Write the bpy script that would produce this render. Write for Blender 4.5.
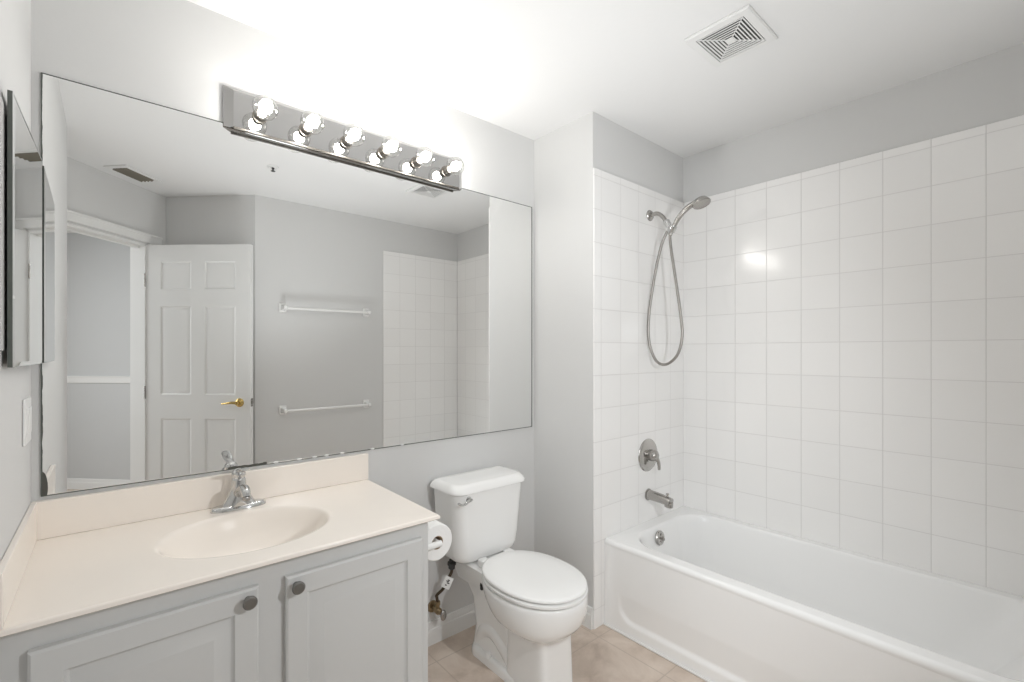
import bpy, bmesh, math, random
from mathutils import Vector, Matrix
R = math.radians
PI = math.pi
for o in list(bpy.data.objects):
    bpy.data.objects.remove(o)
SC = bpy.context.scene
COL = SC.collection

# ------------------------------------------------------------------ camera, world, exposure
cam = bpy.data.cameras.new('camera')
camo = bpy.data.objects.new('camera', cam)
COL.objects.link(camo)
camo.location = (0.1649, -1.7948, 1.3037)
camo.rotation_euler = (R(90), 0, -0.6957)
cam.sensor_width = 36.0
cam.lens = 466.4 / 1024 * 36.0
cam.shift_x = (512 - 499.27) / 1024
cam.shift_y = (351.66 - 341) / 1024
cam.clip_start = 0.01
SC.camera = camo
SC.view_settings.view_transform = 'Standard'
SC.view_settings.look = 'None'
SC.view_settings.gamma = 1.0
SC.view_settings.use_curve_mapping = False
SC.view_settings.exposure = 0.08
BULB = 90.0          # emission strength of a lamp filament
HALL = 10.0          # watts of the hall ceiling lamp
SC.cycles.max_bounces = 14
SC.cycles.diffuse_bounces = 8
SC.cycles.glossy_bounces = 8
SC.cycles.transparent_max_bounces = 24
SC.cycles.sample_clamp_indirect = 4.0
w = bpy.data.worlds.new('world')
SC.world = w
w.use_nodes = True
w.node_tree.nodes['Background'].inputs[0].default_value = (0.9, 0.95, 1, 1)
w.node_tree.nodes['Background'].inputs[1].default_value = 0.3

# hall frame: A runs along the doorway wall, B runs outward through the doorway
Q = math.sqrt(0.5)
def ab(a, b, z=None):
    p = (-Q * a - Q * b, Q * a - Q * b)
    return p if z is None else (p[0], p[1], z)

hl = bpy.data.lights.new('hall_lamp', 'AREA')
hl.shape = 'DISK'; hl.size = 0.6; hl.energy = HALL; hl.color = (1.0, 0.985, 0.97)
hlo = bpy.data.objects.new('hall_lamp', hl)
COL.objects.link(hlo)
hlo.location = ab(-1.35, 2.75, 2.40)

# added fill light in the hall, aimed through the doorway
dl = bpy.data.lights.new('hall_fill', 'AREA')
dl.shape = 'RECTANGLE'; dl.size = 1.3; dl.size_y = 1.7; dl.energy = 30.0; dl.color = (0.93, 0.975, 1.0)
dlo = bpy.data.objects.new('hall_fill', dl)
COL.objects.link(dlo)
dlo.location = ab(-0.95, 3.3, 1.45)
dlo.rotation_euler = (Vector(dlo.location) - Vector(ab(-1.5, 0.2, 1.15))).to_track_quat('Z', 'Y').to_euler()

# added fill spot low in the room, bounced off the ceiling
fl = bpy.data.lights.new('ceiling_bounce_fill', 'SPOT')
fl.energy = 54.0; fl.spot_size = R(112); fl.spot_blend = 1.0; fl.shadow_soft_size = 0.2; fl.color = (0.945, 0.975, 1.0)
flo = bpy.data.objects.new('ceiling_bounce_fill', fl)
COL.objects.link(flo)
flo.location = (1.05, -1.10, 0.62)
flo.rotation_euler = (Vector(flo.location) - Vector((1.12, -1.08, 2.43))).to_track_quat('Z', 'Y').to_euler()

# second added fill spot, direct, near the wall with the towel bars
f2 = bpy.data.lights.new('direct_fill', 'SPOT')
f2.energy = 34.0; f2.spot_size = R(150); f2.spot_blend = 0.7; f2.shadow_soft_size = 0.0; f2.color = (0.96, 0.98, 1.0)
f2o = bpy.data.objects.new('direct_fill', f2)
COL.objects.link(f2o)
f2o.location = (1.16, -1.85, 1.50)
f2o.rotation_euler = (Vector(f2o.location) - Vector((1.36, -0.6, 1.05))).to_track_quat('Z', 'Y').to_euler()

# ------------------------------------------------------------------ materials
def nm(name):
    m = bpy.data.materials.new(name)
    m.use_nodes = True
    return m, m.node_tree.nodes, m.node_tree.links, m.node_tree.nodes['Principled BSDF']

def mat(name, col, rough=0.5, metal=0.0, spec=0.5, bump=0.0, bscale=60.0, vary=0.0, vscale=3.0, coat=0.0, detail=3.0):
    m, N, L, b = nm(name)
    b.inputs['Base Color'].default_value = (*col, 1)
    b.inputs['Roughness'].default_value = rough
    b.inputs['Metallic'].default_value = metal
    b.inputs['Specular IOR Level'].default_value = spec
    b.inputs['Coat Weight'].default_value = coat
    b.inputs['Coat Roughness'].default_value = 0.05
    tc = N.new('ShaderNodeTexCoord')
    if vary:
        n = N.new('ShaderNodeTexNoise'); n.inputs['Scale'].default_value = vscale; n.inputs['Detail'].default_value = 6
        r = N.new('ShaderNodeMapRange'); r.inputs['To Min'].default_value = 1 - vary; r.inputs['To Max'].default_value = 1 + vary
        h = N.new('ShaderNodeHueSaturation'); h.inputs['Color'].default_value = (*col, 1)
        L.new(tc.outputs['Object'], n.inputs['Vector']); L.new(n.outputs['Fac'], r.inputs['Value'])
        L.new(r.outputs['Result'], h.inputs['Value']); L.new(h.outputs['Color'], b.inputs['Base Color'])
    if bump:
        n = N.new('ShaderNodeTexNoise'); n.inputs['Scale'].default_value = bscale; n.inputs['Detail'].default_value = detail
        bp = N.new('ShaderNodeBump'); bp.inputs['Strength'].default_value = bump; bp.inputs['Distance'].default_value = 0.002
        L.new(tc.outputs['Object'], n.inputs['Vector']); L.new(n.outputs['Fac'], bp.inputs['Height'])
        L.new(bp.outputs['Normal'], b.inputs['Normal'])
    return m

def tile_mat(name, axis, uoff, zoff, tw=0.1545, th=0.157, col=(0.90, 0.893, 0.882), grout=(0.71, 0.70, 0.69)):
    m, N, L, b = nm(name)
    tc = N.new('ShaderNodeTexCoord'); sp = N.new('ShaderNodeSeparateXYZ'); cb = N.new('ShaderNodeCombineXYZ')
    L.new(tc.outputs['Object'], sp.inputs[0])
    def off(sock, v):
        a = N.new('ShaderNodeMath'); a.operation = 'ADD'; a.inputs[1].default_value = v
        L.new(sock, a.inputs[0]); return a.outputs[0]
    L.new(off(sp.outputs['XYZ'.index(axis)], uoff), cb.inputs[0])
    L.new(off(sp.outputs[2], zoff), cb.inputs[1])
    br = N.new('ShaderNodeTexBrick')
    br.offset = 0.0; br.squash = 1.0
    for k, v in (('Scale', 1.0), ('Mortar Size', 0.0016), ('Mortar Smooth', 0.35), ('Bias', 0.0), ('Brick Width', tw), ('Row Height', th)):
        br.inputs[k].default_value = v
    c2 = tuple(c * 0.975 for c in col)
    br.inputs['Color1'].default_value = (*col, 1); br.inputs['Color2'].default_value = (*c2, 1)
    br.inputs['Mortar'].default_value = (*grout, 1)
    L.new(cb.outputs[0], br.inputs['Vector'])
    L.new(br.outputs['Color'], b.inputs['Base Color'])
    mr = N.new('ShaderNodeMapRange'); mr.inputs['To Min'].default_value = 0.15; mr.inputs['To Max'].default_value = 0.7
    L.new(br.outputs['Fac'], mr.inputs['Value']); L.new(mr.outputs['Result'], b.inputs['Roughness'])
    n = N.new('ShaderNodeTexNoise'); n.inputs['Scale'].default_value = 7.0; n.inputs['Detail'].default_value = 2
    L.new(tc.outputs['Object'], n.inputs['Vector'])
    mx = N.new('ShaderNodeMath'); mx.operation = 'SUBTRACT'
    s2 = N.new('ShaderNodeMath'); s2.operation = 'MULTIPLY'; s2.inputs[1].default_value = 0.10
    L.new(n.outputs['Fac'], s2.inputs[0]); L.new(s2.outputs[0], mx.inputs[0]); L.new(br.outputs['Fac'], mx.inputs[1])
    bp = N.new('ShaderNodeBump'); bp.inputs['Strength'].default_value = 0.6; bp.inputs['Distance'].default_value = 0.0012
    L.new(mx.outputs[0], bp.inputs['Height']); L.new(bp.outputs['Normal'], b.inputs['Normal'])
    return m

def floor_mat():
    m, N, L, b = nm('beige_floor_tile')
    tc = N.new('ShaderNodeTexCoord')
    mp = N.new('ShaderNodeMapping'); mp.inputs['Location'].default_value = (0.10, 0.12, 0)
    L.new(tc.outputs['Object'], mp.inputs[0])
    n1 = N.new('ShaderNodeTexNoise'); n1.inputs['Scale'].default_value = 5.0; n1.inputs['Detail'].default_value = 8; n1.inputs['Roughness'].default_value = 0.65
    n1.inputs['Distortion'].default_value = 0.6
    L.new(tc.outputs['Object'], n1.inputs['Vector'])
    cr = N.new('ShaderNodeValToRGB')
    e = cr.color_ramp.elements
    e[0].position = 0.3; e[0].color = (0.44, 0.355, 0.29, 1)
    e[1].position = 0.72; e[1].color = (0.70, 0.61, 0.53, 1)
    x = e.new(0.5); x.color = (0.59, 0.495, 0.42, 1)
    L.new(n1.outputs['Fac'], cr.inputs[0])
    br = N.new('ShaderNodeTexBrick'); br.offset = 0.0; br.squash = 1.0
    for k, v in (('Scale', 1.0), ('Mortar Size', 0.003), ('Mortar Smooth', 0.3), ('Brick Width', 0.33), ('Row Height', 0.33)):
        br.inputs[k].default_value = v
    L.new(mp.outputs[0], br.inputs['Vector'])
    mix = N.new('ShaderNodeMix'); mix.data_type = 'RGBA'
    fm = N.new('ShaderNodeMath'); fm.operation = 'MULTIPLY'; fm.inputs[1].default_value = 0.55
    L.new(br.outputs['Fac'], fm.inputs[0]); L.new(fm.outputs[0], mix.inputs['Factor'])
    L.new(cr.outputs['Color'], mix.inputs['A']); mix.inputs['B'].default_value = (0.42, 0.35, 0.29, 1)
    L.new(mix.outputs['Result'], b.inputs['Base Color'])
    b.inputs['Roughness'].default_value = 0.42
    bp = N.new('ShaderNodeBump'); bp.inputs['Strength'].default_value = 0.4; bp.inputs['Distance'].default_value = 0.002
    inv = N.new('ShaderNodeMath'); inv.operation = 'MULTIPLY_ADD'; inv.inputs[1].default_value = -1.0
    L.new(br.outputs['Fac'], inv.inputs[0]); L.new(n1.outputs['Fac'], inv.inputs[2])
    L.new(inv.outputs[0], bp.inputs['Height']); L.new(bp.outputs['Normal'], b.inputs['Normal'])
    return m

MIRX0, MIRX1, MIRZ0, MIRZ1 = 0.022, 1.881, 0.908, 2.068
def mirror_mat(name, aged=False):
    m, N, L, b = nm(name)
    b.inputs['Metallic'].default_value = 1.0
    b.inputs['Roughness'].default_value = 0.0
    b.inputs['Base Color'].default_value = (0.92, 0.925, 0.92, 1)
    if aged:      # dark desilvered spots creeping in from the lower and left edges
        tc = N.new('ShaderNodeTexCoord'); sp = N.new('ShaderNodeSeparateXYZ'); L.new(tc.outputs['Object'], sp.inputs[0])
        def M(op, a, bb=None, c=None):
            n = N.new('ShaderNodeMath'); n.operation = op
            for i, v in enumerate((a, bb, c)):
                if v is None: continue
                if isinstance(v, (int, float)): n.inputs[i].default_value = v
                else: L.new(v, n.inputs[i])
            return n.outputs[0]
        nz = N.new('ShaderNodeTexNoise'); nz.inputs['Scale'].default_value = 22; nz.inputs['Detail'].default_value = 5
        L.new(tc.outputs['Object'], nz.inputs['Vector'])
        dx = M('SUBTRACT', sp.outputs[0], MIRX0)
        dz = M('SUBTRACT', sp.outputs[2], MIRZ0)
        e1 = M('LESS_THAN', dx, M('MULTIPLY_ADD', nz.outputs['Fac'], 0.006, -0.0021))
        cx = M('DIVIDE', dx, 0.0115); cz = M('DIVIDE', M('SUBTRACT', dz, 0.02), 0.045)
        e2 = M('LESS_THAN', M('ADD', M('MULTIPLY', cx, cx), M('MULTIPLY', cz, cz)), 1.0)
        e3a = M('LESS_THAN', dz, M('MULTIPLY_ADD', nz.outputs['Fac'], 0.016, -0.002))
        e3 = M('MULTIPLY', e3a, M('LESS_THAN', M('ABSOLUTE', M('SUBTRACT', sp.outputs[0], 0.53)), 0.06))
        mask = M('MINIMUM', M('ADD', M('ADD', e1, e2), e3), 1.0)
        d = N.new('ShaderNodeBsdfDiffuse'); d.inputs[0].default_value = (0.10, 0.10, 0.09, 1)
        mx = N.new('ShaderNodeMixShader')
        L.new(mask, mx.inputs[0]); L.new(b.outputs[0], mx.inputs[1]); L.new(d.outputs[0], mx.inputs[2])
        L.new(mx.outputs[0], N['Material Output'].inputs[0])
    return m

def clear_glass():
    m, N, L, b = nm('clear_bulb_glass')
    t = N.new('ShaderNodeBsdfTransparent'); t.inputs[0].default_value = (0.97, 0.97, 0.96, 1)
    g = N.new('ShaderNodeBsdfGlossy'); g.inputs['Roughness'].default_value = 0.02
    lw = N.new('ShaderNodeLayerWeight'); lw.inputs['Blend'].default_value = 0.22
    mx = N.new('ShaderNodeMixShader')
    L.new(lw.outputs['Facing'], mx.inputs[0]); L.new(t.outputs[0], mx.inputs[1]); L.new(g.outputs[0], mx.inputs[2])
    L.new(mx.outputs[0], N['Material Output'].inputs[0])
    return m

def emit(name, col, s):
    m, N, L, b = nm(name)
    b.inputs['Base Color'].default_value = (*col, 1)
    b.inputs['Emission Color'].default_value = (*col, 1)
    b.inputs['Emission Strength'].default_value = s
    return m

PAINT = mat('light_grey_wall_paint', (0.66, 0.66, 0.655), 0.62, spec=0.25, bump=0.10, bscale=90)
CEIL = mat('white_ceiling_paint', (0.79, 0.79, 0.785), 0.8, spec=0.15, bump=0.14, bscale=70)
HALLP = mat('grey_hall_paint', (0.56, 0.565, 0.565), 0.65, spec=0.2, bump=0.08, bscale=90)
TRIM = mat('white_trim_paint', (0.80, 0.80, 0.79), 0.35)
DOORP = mat('white_door_paint', (0.76, 0.76, 0.75), 0.38, bump=0.05, bscale=120)
CAB = mat('pale_grey_cabinet_paint', (0.60, 0.605, 0.60), 0.4, bump=0.05, bscale=60)
COUNTER = mat('beige_cultured_marble', (0.88, 0.82, 0.755), 0.22, vary=0.02, vscale=5, coat=0.15)
TUBW = mat('white_tub_enamel', (0.89, 0.89, 0.885), 0.12, coat=0.3)
CHINA = mat('white_vitreous_china', (0.87, 0.87, 0.86), 0.10, coat=0.3)
SEATW = mat('white_seat_plastic', (0.86, 0.86, 0.85), 0.22)
CHROME = mat('polished_chrome', (0.62, 0.62, 0.615), 0.08, 1.0)
DCHR = mat('worn_chrome', (0.52, 0.505, 0.485), 0.16, 1.0)
BARCH = mat('mirror_chrome', (0.50, 0.495, 0.49), 0.04, 1.0)
NICKEL = mat('brushed_nickel', (0.44, 0.425, 0.405), 0.26, 1.0)
DKNOB = mat('dark_satin_nickel', (0.23, 0.225, 0.215), 0.35, 0.9)
BRASS = mat('polished_brass', (0.62, 0.46, 0.18), 0.2, 1.0)
DARK = mat('dark_parts_and_shade', (0.03, 0.03, 0.03), 0.7)  # near-black for small fittings and for shade painted into gaps
GEDGE = mat('dark_glass_edge', (0.10, 0.11, 0.10), 0.25)
PLAST = mat('white_plastic', (0.82, 0.82, 0.81), 0.32)
GRILLE = mat('white_grille_enamel', (0.76, 0.76, 0.75), 0.4)
REGDK = mat('dusty_bronze_louvre', (0.17, 0.155, 0.12), 0.6)
PAPER = mat('white_tissue_paper', (0.86, 0.86, 0.85), 0.95, spec=0.1, bump=0.3, bscale=160)
CARDB = mat('brown_cardboard', (0.42, 0.31, 0.21), 0.9)
HOSE = mat('tarnished_brown_braid', (0.10, 0.075, 0.05), 0.45, 0.7, bump=0.5, bscale=600)
VALVE = mat('aged_brass_valve', (0.33, 0.25, 0.15), 0.35, 0.9)
TAGM = mat('white_paper_tag', (0.85, 0.85, 0.84), 0.6)
INK = mat('black_ink', (0.03, 0.03, 0.03), 0.6)
BULBG = clear_glass()
FIL = emit('glowing_filament', (1.0, 0.972, 0.935), BULB)
SOCK = mat('dark_bronze_socket', (0.20, 0.185, 0.165), 0.3, 0.9)
MIRR = mirror_mat('silvered_mirror', True)
MIRR2 = mirror_mat('cabinet_mirror')
FLOORM = floor_mat()
YP = -0.394; XW = 1.907; XL = 2.731; ZC = 2.433; ZT = 2.168; YB = -1.918
ZOFF = -(2.133 - 13 * 0.157) + 0.157 * 0
TILE_L = tile_mat('white_square_tile_long', 'Y', -(YP + 0.01) + 0.1545 * 40, ZOFF)
TILE_P = tile_mat('white_square_tile_plumbing', 'X', -XL + 0.1545 * 40, ZOFF)

# ------------------------------------------------------------------ mesh helpers
class MB:
    """collects shapes and links them as one mesh object"""
    def __init__(s):
        s.bm = bmesh.new()
    def merge(s, t):
        me = bpy.data.meshes.new('tmp'); t.to_mesh(me); t.free(); s.bm.from_mesh(me); bpy.data.meshes.remove(me)
        return s
    def box(s, x0, x1, y0, y1, z0, z1, bev=0.0, seg=2, M=None):
        t = bmesh.new()
        bmesh.ops.create_cube(t, size=1)
        for v in t.verts:
            v.co = Vector(((x0 + x1) / 2 + v.co.x * (x1 - x0), (y0 + y1) / 2 + v.co.y * (y1 - y0), (z0 + z1) / 2 + v.co.z * (z1 - z0)))
        if bev:
            bmesh.ops.bevel(t, geom=t.edges[:], offset=bev, segments=seg, affect='EDGES', profile=0.5)
        if M is not None: bmesh.ops.transform(t, matrix=M, verts=t.verts)
        return s.merge(t)
    def prism(s, pts, z0, z1):
        t = bmesh.new()
        a = [t.verts.new((p[0], p[1], z0)) for p in pts]; b = [t.verts.new((p[0], p[1], z1)) for p in pts]
        n = len(pts)
        t.faces.new(a); t.faces.new(b)
        for i in range(n): t.faces.new((a[i], a[(i + 1) % n], b[(i + 1) % n], b[i]))
        bmesh.ops.recalc_face_normals(t, faces=t.faces)
        return s.merge(t)
    def loft(s, rings, cap0=True, cap1=True, M=None, closed=True):
        t = bmesh.new()
        V = [[t.verts.new(p) for p in r] for r in rings]
        n = len(rings[0])
        for i in range(len(V) - 1):
            for j in range(n if closed else n - 1):
                k = (j + 1) % n
                t.faces.new((V[i][j], V[i][k], V[i + 1][k], V[i + 1][j]))
        if cap0: t.faces.new(V[0])
        if cap1: t.faces.new(V[-1])
        bmesh.ops.recalc_face_normals(t, faces=t.faces)
        if M is not None: bmesh.ops.transform(t, matrix=M, verts=t.verts)
        return s.merge(t)
    def lathe(s, prof, origin=(0, 0, 0), axis=(0, 0, 1), n=32, cap=True):
        """prof: (radius, height) pairs along axis"""
        q = Vector((0, 0, 1)).rotation_difference(Vector(axis).normalized()).to_matrix().to_4x4()
        M = Matrix.Translation(origin) @ q
        rings = [[(r * math.cos(2 * PI * i / n), r * math.sin(2 * PI * i / n), h) for i in range(n)] for r, h in prof]
        return s.loft(rings, cap and prof[0][0] > 0, cap and prof[-1][0] > 0, M)
    def tube(s, pts, rad, n=14, cap=True):
        pts = [Vector(p) for p in pts]
        if not hasattr(rad, '__len__'): rad = [rad] * len(pts)
        rings = []; up = None
        for i, p in enumerate(pts):
            d = (pts[min(i + 1, len(pts) - 1)] - pts[max(i - 1, 0)]).normalized()
            if up is None:
                up = Vector((0, 0, 1)) if abs(d.z) < 0.9 else Vector((1, 0, 0))
            x = d.cross(up).normalized(); up = x.cross(d).normalized()
            rr = rad[i]; rr = rr if hasattr(rr, '__len__') else (rr, rr)
            rings.append([p + x * rr[0] * math.cos(2 * PI * k / n) + up * rr[1] * math.sin(2 * PI * k / n) for k in range(n)])
        return s.loft(rings, cap, cap)
    def sphere(s, c, r, u=24, v=14, sc=(1, 1, 1)):
        t = bmesh.new(); bmesh.ops.create_uvsphere(t, u_segments=u, v_segments=v, radius=r)
        for q in t.verts: q.co = Vector((c[0] + q.co.x * sc[0], c[1] + q.co.y * sc[1], c[2] + q.co.z * sc[2]))
        return s.merge(t)
    def panel(s, M, x0, x1, z0, z1, rings, back=None):
        """raised panel slab: rings of (inset, depth); local x, z in plane, +y outward"""
        t = bmesh.new(); V = []
        for ins, d in rings:
            V.append([t.verts.new(M @ Vector(p)) for p in ((x0 + ins, d, z0 + ins), (x1 - ins, d, z0 + ins), (x1 - ins, d, z1 - ins), (x0 + ins, d, z1 - ins))])
        for i in range(len(V) - 1):
            for j in range(4):
                k = (j + 1) % 4; t.faces.new((V[i][j], V[i][k], V[i + 1][k], V[i + 1][j]))
        t.faces.new(V[-1])
        if back is not None: t.faces.new(V[0])
        bmesh.ops.recalc_face_normals(t, faces=t.faces)
        return s.merge(t)
    def build(s, name, m, parent=None, smooth=35):
        me = bpy.data.meshes.new(name)
        bmesh.ops.remove_doubles(s.bm, verts=s.bm.verts, dist=1e-6)
        s.bm.to_mesh(me); s.bm.free()
        if smooth:
            me.polygons.foreach_set('use_smooth', [True] * len(me.polygons))
            me.set_sharp_from_angle(angle=R(smooth))
        me.materials.append(m)
        o = bpy.data.objects.new(name, me); COL.objects.link(o)
        if smooth:
            wn = o.modifiers.new('weighted_normal', 'WEIGHTED_NORMAL'); wn.keep_sharp = True; wn.weight = 80
        if parent is not None:
            o.parent = parent
            root = parent
            if parent.type == 'EMPTY' or parent.parent is None: o.location = -Vector(parent.location)
        return o

def bez(P, n=24):
    """Catmull-Rom through points"""
    P = [Vector(p) for p in P]; out = []
    for i in range(len(P) - 1):
        p0, p1, p2, p3 = P[max(i - 1, 0)], P[i], P[i + 1], P[min(i + 2, len(P) - 1)]
        for k in range(n):
            t = k / n
            out.append(0.5 * ((2 * p1) + (p2 - p0) * t + (2 * p0 - 5 * p1 + 4 * p2 - p3) * t * t + (3 * p1 - p0 - 3 * p2 + p3) * t ** 3))
    out.append(P[-1]); return out

def superel(cx, y0, y1, hw, n, z, N=64):
    cy = (y0 + y1) / 2; hl_ = abs(y1 - y0) / 2; r = []
    for i in range(N):
        t = 2 * PI * i / N; c, s_ = math.cos(t), math.sin(t)
        r.append((cx + hw * math.copysign(abs(c) ** (2 / n), c), cy + hl_ * math.copysign(abs(s_) ** (2 / n), s_), z))
    return r

def rrect(x0, x1, y0, y1, r, z, k=8):
    out = []
    for cx, cy, a0 in ((x1 - r, y1 - r, 0), (x0 + r, y1 - r, 90), (x0 + r, y0 + r, 180), (x1 - r, y0 + r, 270)):
        for i in range(k + 1):
            a = R(a0 + 90 * i / k); out.append((cx + r * math.cos(a), cy + r * math.sin(a), z))
    return out

def thing(name, label, cat, loc, group=None):
    o = bpy.data.objects.new(name, None); COL.objects.link(o)
    o.empty_display_size = 0.05; o.location = loc
    o['label'] = label; o['category'] = cat
    if group: o['group'] = group
    return o
def tag(o, label, cat, group=None):
    o['label'] = label; o['category'] = cat
    if group: o['group'] = group
    return o
def struct(mb, name, m, label, cat, smooth=30):
    o = mb.build(name, m, None, smooth); o['kind'] = 'structure'; o['label'] = label; o['category'] = cat
    return o
def copy_tree(o, parent=None):
    c = o.copy(); COL.objects.link(c)
    if parent is not None: c.parent = parent
    for ch in o.children: copy_tree(ch, c)
    return c
# ================================================================== SETTING
struct(MB().box(-5, 2.83, -6.2, 0.1, -0.1, 0.0), 'floor', FLOORM, 'mottled beige stone-look tile floor', 'floor')
struct(MB().box(-5, 2.83, -6.2, 0.1, ZC, ZC + 0.1), 'ceiling', CEIL, 'flat white painted ceiling', 'ceiling')
struct(MB().prism([(-0.1, 0), (XW, 0), (XW, 0.1), (-0.1, 0.1)], 0, ZC), 'wall_back', PAINT, 'light grey wall behind the big mirror and toilet', 'wall')
struct(MB().prism([(XW, 0.1), (XW, YP), (XL + 0.1, YP), (XL + 0.1, 0.1)], 0, ZC), 'wall_wing', PAINT, 'grey wing wall holding the shower plumbing beside the toilet', 'wall')
struct(MB().box(XL, XL + 0.1, YB - 0.1, YP, 0, ZC), 'wall_right', PAINT, 'grey wall along the length of the tub', 'wall')
struct(MB().box(0.966, XL, YB - 0.1, YB, 0, ZC), 'wall_front', PAINT, 'grey wall with two towel bars, seen in the mirror', 'wall')
A_ = (0.966, YB); B_ = (0.48, -2.40)
struct(MB().prism([A_, B_, (B_[0] + 0.07, B_[1] - 0.07), (A_[0] + 0.04, A_[1] - 0.1)], 0, ZC), 'wall_nook', PAINT, 'slanted grey wall behind the open six-panel door', 'wall')
struct(MB().prism([(-0.1, 0), (0, 0), (0, -1.41), (-0.30, -1.41), (-0.30, -1.70), (-0.40, -1.70), (-0.40, -1.31), (-0.1, -1.31)], 0, ZC),
       'wall_left', PAINT, 'bright left wall carrying the mirrored medicine cabinet', 'wall')
BD0, BD1 = 1.358, 1.468
OA0, OA1, OZ = -1.868, -1.105, 2.05
m = MB()
m.prism([ab(-3.02, BD1), ab(-2.04, BD1), ab(-2.04, BD0), ab(OA0, BD0), ab(OA0, BD1 - 0.0), ab(OA0, BD1 + 0.001), ab(-3.02, BD1 + 0.001)], 0, ZC)
m.bm.free(); m = MB()
m.prism([ab(-3.02, BD0 + 0.06), ab(OA0, BD0 + 0.06), ab(OA0, BD1), ab(-3.02, BD1)], 0, ZC)
m.prism([ab(-2.036, BD0), ab(OA0, BD0), ab(OA0, BD0 + 0.06), ab(-2.036, BD0 + 0.06)], 0, ZC)
m.prism([ab(OA1, BD0), ab(0.7, BD0), ab(0.7, BD1), ab(OA1, BD1)], 0, ZC)
m.prism([ab(OA0, BD0), ab(OA1, BD0), ab(OA1, BD1), ab(OA0, BD1)], OZ, ZC)
struct(m, 'wall_doorway', PAINT, 'slanted grey wall around the doorway, seen in the mirror', 'wall')
struct(MB().prism([ab(-2.91, BD1), ab(-2.91, 4.6), ab(-3.01, 4.6), ab(-3.01, BD1)], 0, ZC), 'wall_hall', HALLP, 'grey hall wall with a chair rail, beyond the doorway', 'wall')
struct(MB().prism([ab(-2.91, 4.5), ab(0.7, 4.5), ab(0.7, 4.6), ab(-2.91, 4.6)], 0, ZC), 'wall_hall_end', HALLP, 'far grey wall of the hall', 'wall')
struct(MB().prism([ab(0.6, BD1), ab(0.7, BD1), ab(0.7, 4.5), ab(0.6, 4.5)], 0, ZC), 'wall_hall_side', HALLP, 'grey side wall of the hall opposite the chair rail', 'wall')
# chair rail of the hall
m = MB()
prof = [(0, 1.008), (0.010, 1.008), (0.014, 1.02), (0.018, 1.05), (0.024, 1.063), (0.024, 1.072), (0, 1.074)]
rings = [[ab(-2.91 + d, b, z) for d, z in prof] for b in (BD1, 4.5)]
m.loft(rings)
struct(m, 'trim_1', TRIM, 'white chair rail on the hall wall', 'chair rail')
# door casing and jamb lining
m = MB()
CW = 0.065
def abox(a0, a1, b0, b1, z0, z1, bev=0.004):
    Mx = Matrix(((-Q, -Q, 0, 0), (Q, -Q, 0, 0), (0, 0, 1, 0), (0, 0, 0, 1)))
    m.box(a0, a1, b0, b1, z0, z1, bev, 2, Mx)
abox(-1.985, -1.88, BD0 - 0.016, BD0, 0, OZ + 0.012)
abox(OA1 + 0.01, OA1 + 0.01 + CW, BD0 - 0.016, BD0, 0, OZ + 0.012)
abox(-1.985, OA1 + 0.01 + CW, BD0 - 0.016, BD0, OZ + 0.012, OZ + 0.012 + CW - 0.005)
abox(-1.985, OA1 + 0.01 + CW, BD0 - 0.022, BD0, OZ + CW - 0.005, OZ + CW + 0.008, 0.003)
abox(OA0, OA0 + 0.014, BD0, BD1, 0, OZ, 0.001)
abox(OA1 - 0.014, OA1, BD0, BD1, 0, OZ, 0.001)
abox(OA0, OA1, BD0, BD1, OZ - 0.014, OZ, 0.001)
abox(OA0 + 0.014, OA1 - 0.014, BD0 + 0.045, BD0 + 0.075, OZ - 0.026, OZ - 0.014, 0.001)
struct(m, 'trim_2', TRIM, 'white door casing around the slanted doorway', 'door casing')

# baseboards
def board(mb, p, q, nrm):
    """moulded baseboard from p to q, facing nrm"""
    pr = [(0, 0), (0.013, 0), (0.013, 0.055), (0.011, 0.06), (0.011, 0.066), (0.0085, 0.07), (0.0085, 0.082), (0.006, 0.087), (0.005, 0.098), (0, 0.10)]
    mb.loft([[(e[0] + nrm[0] * d, e[1] + nrm[1] * d, z) for d, z in pr] for e in (p, q)])
m = MB(); board(m, (0.936, 0), (XW, 0), (0, -1))
struct(m, 'baseboard_back', TRIM, 'white moulded baseboard behind the toilet', 'baseboard')
m = MB(); board(m, (XW, 0), (XW, YP), (-1, 0))
struct(m, 'baseboard_wing', TRIM, 'white moulded baseboard on the wing wall', 'baseboard')
m = MB(); board(m, (0.966, YB), (1.945, YB), (0, 1))
struct(m, 'baseboard_front', TRIM, 'white moulded baseboard under the towel bars', 'baseboard')
m = MB(); board(m, (0, -0.56), (0, -1.41), (1, 0))
struct(m, 'baseboard_left', TRIM, 'white moulded baseboard on the left wall', 'baseboard')

m = MB(); board(m, ab(-2.91, BD1), ab(-2.91, 4.5), (-Q, Q))
struct(m, 'baseboard_hall', TRIM, 'white moulded baseboard along the hall wall', 'baseboard')

# tiled tub surround
T = 0.009
struct(MB().box(XW, XL - T, YP - T, YP, 0, ZT, 0.003), 'wall_tile_plumbing', TILE_P, 'white square wall tile around the shower fittings', 'wall tile')
struct(MB().box(XL - T, XL, YB + T, YP, 0, ZT, 0.003), 'wall_tile_long', TILE_L, 'white square wall tile along the tub', 'wall tile')
struct(MB().box(1.956, XL - T, YB, YB + T, 0, ZT, 0.003), 'wall_tile_end', TILE_P, 'white square wall tile at the tub foot, seen in the mirror', 'wall tile')
struct(MB().box(1.972, 1.982, YB + T, YP - T, 0, 0.010, 0.004), 'trim_3', TRIM, 'white caulk strip along the foot of the tub apron', 'caulk strip')

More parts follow.
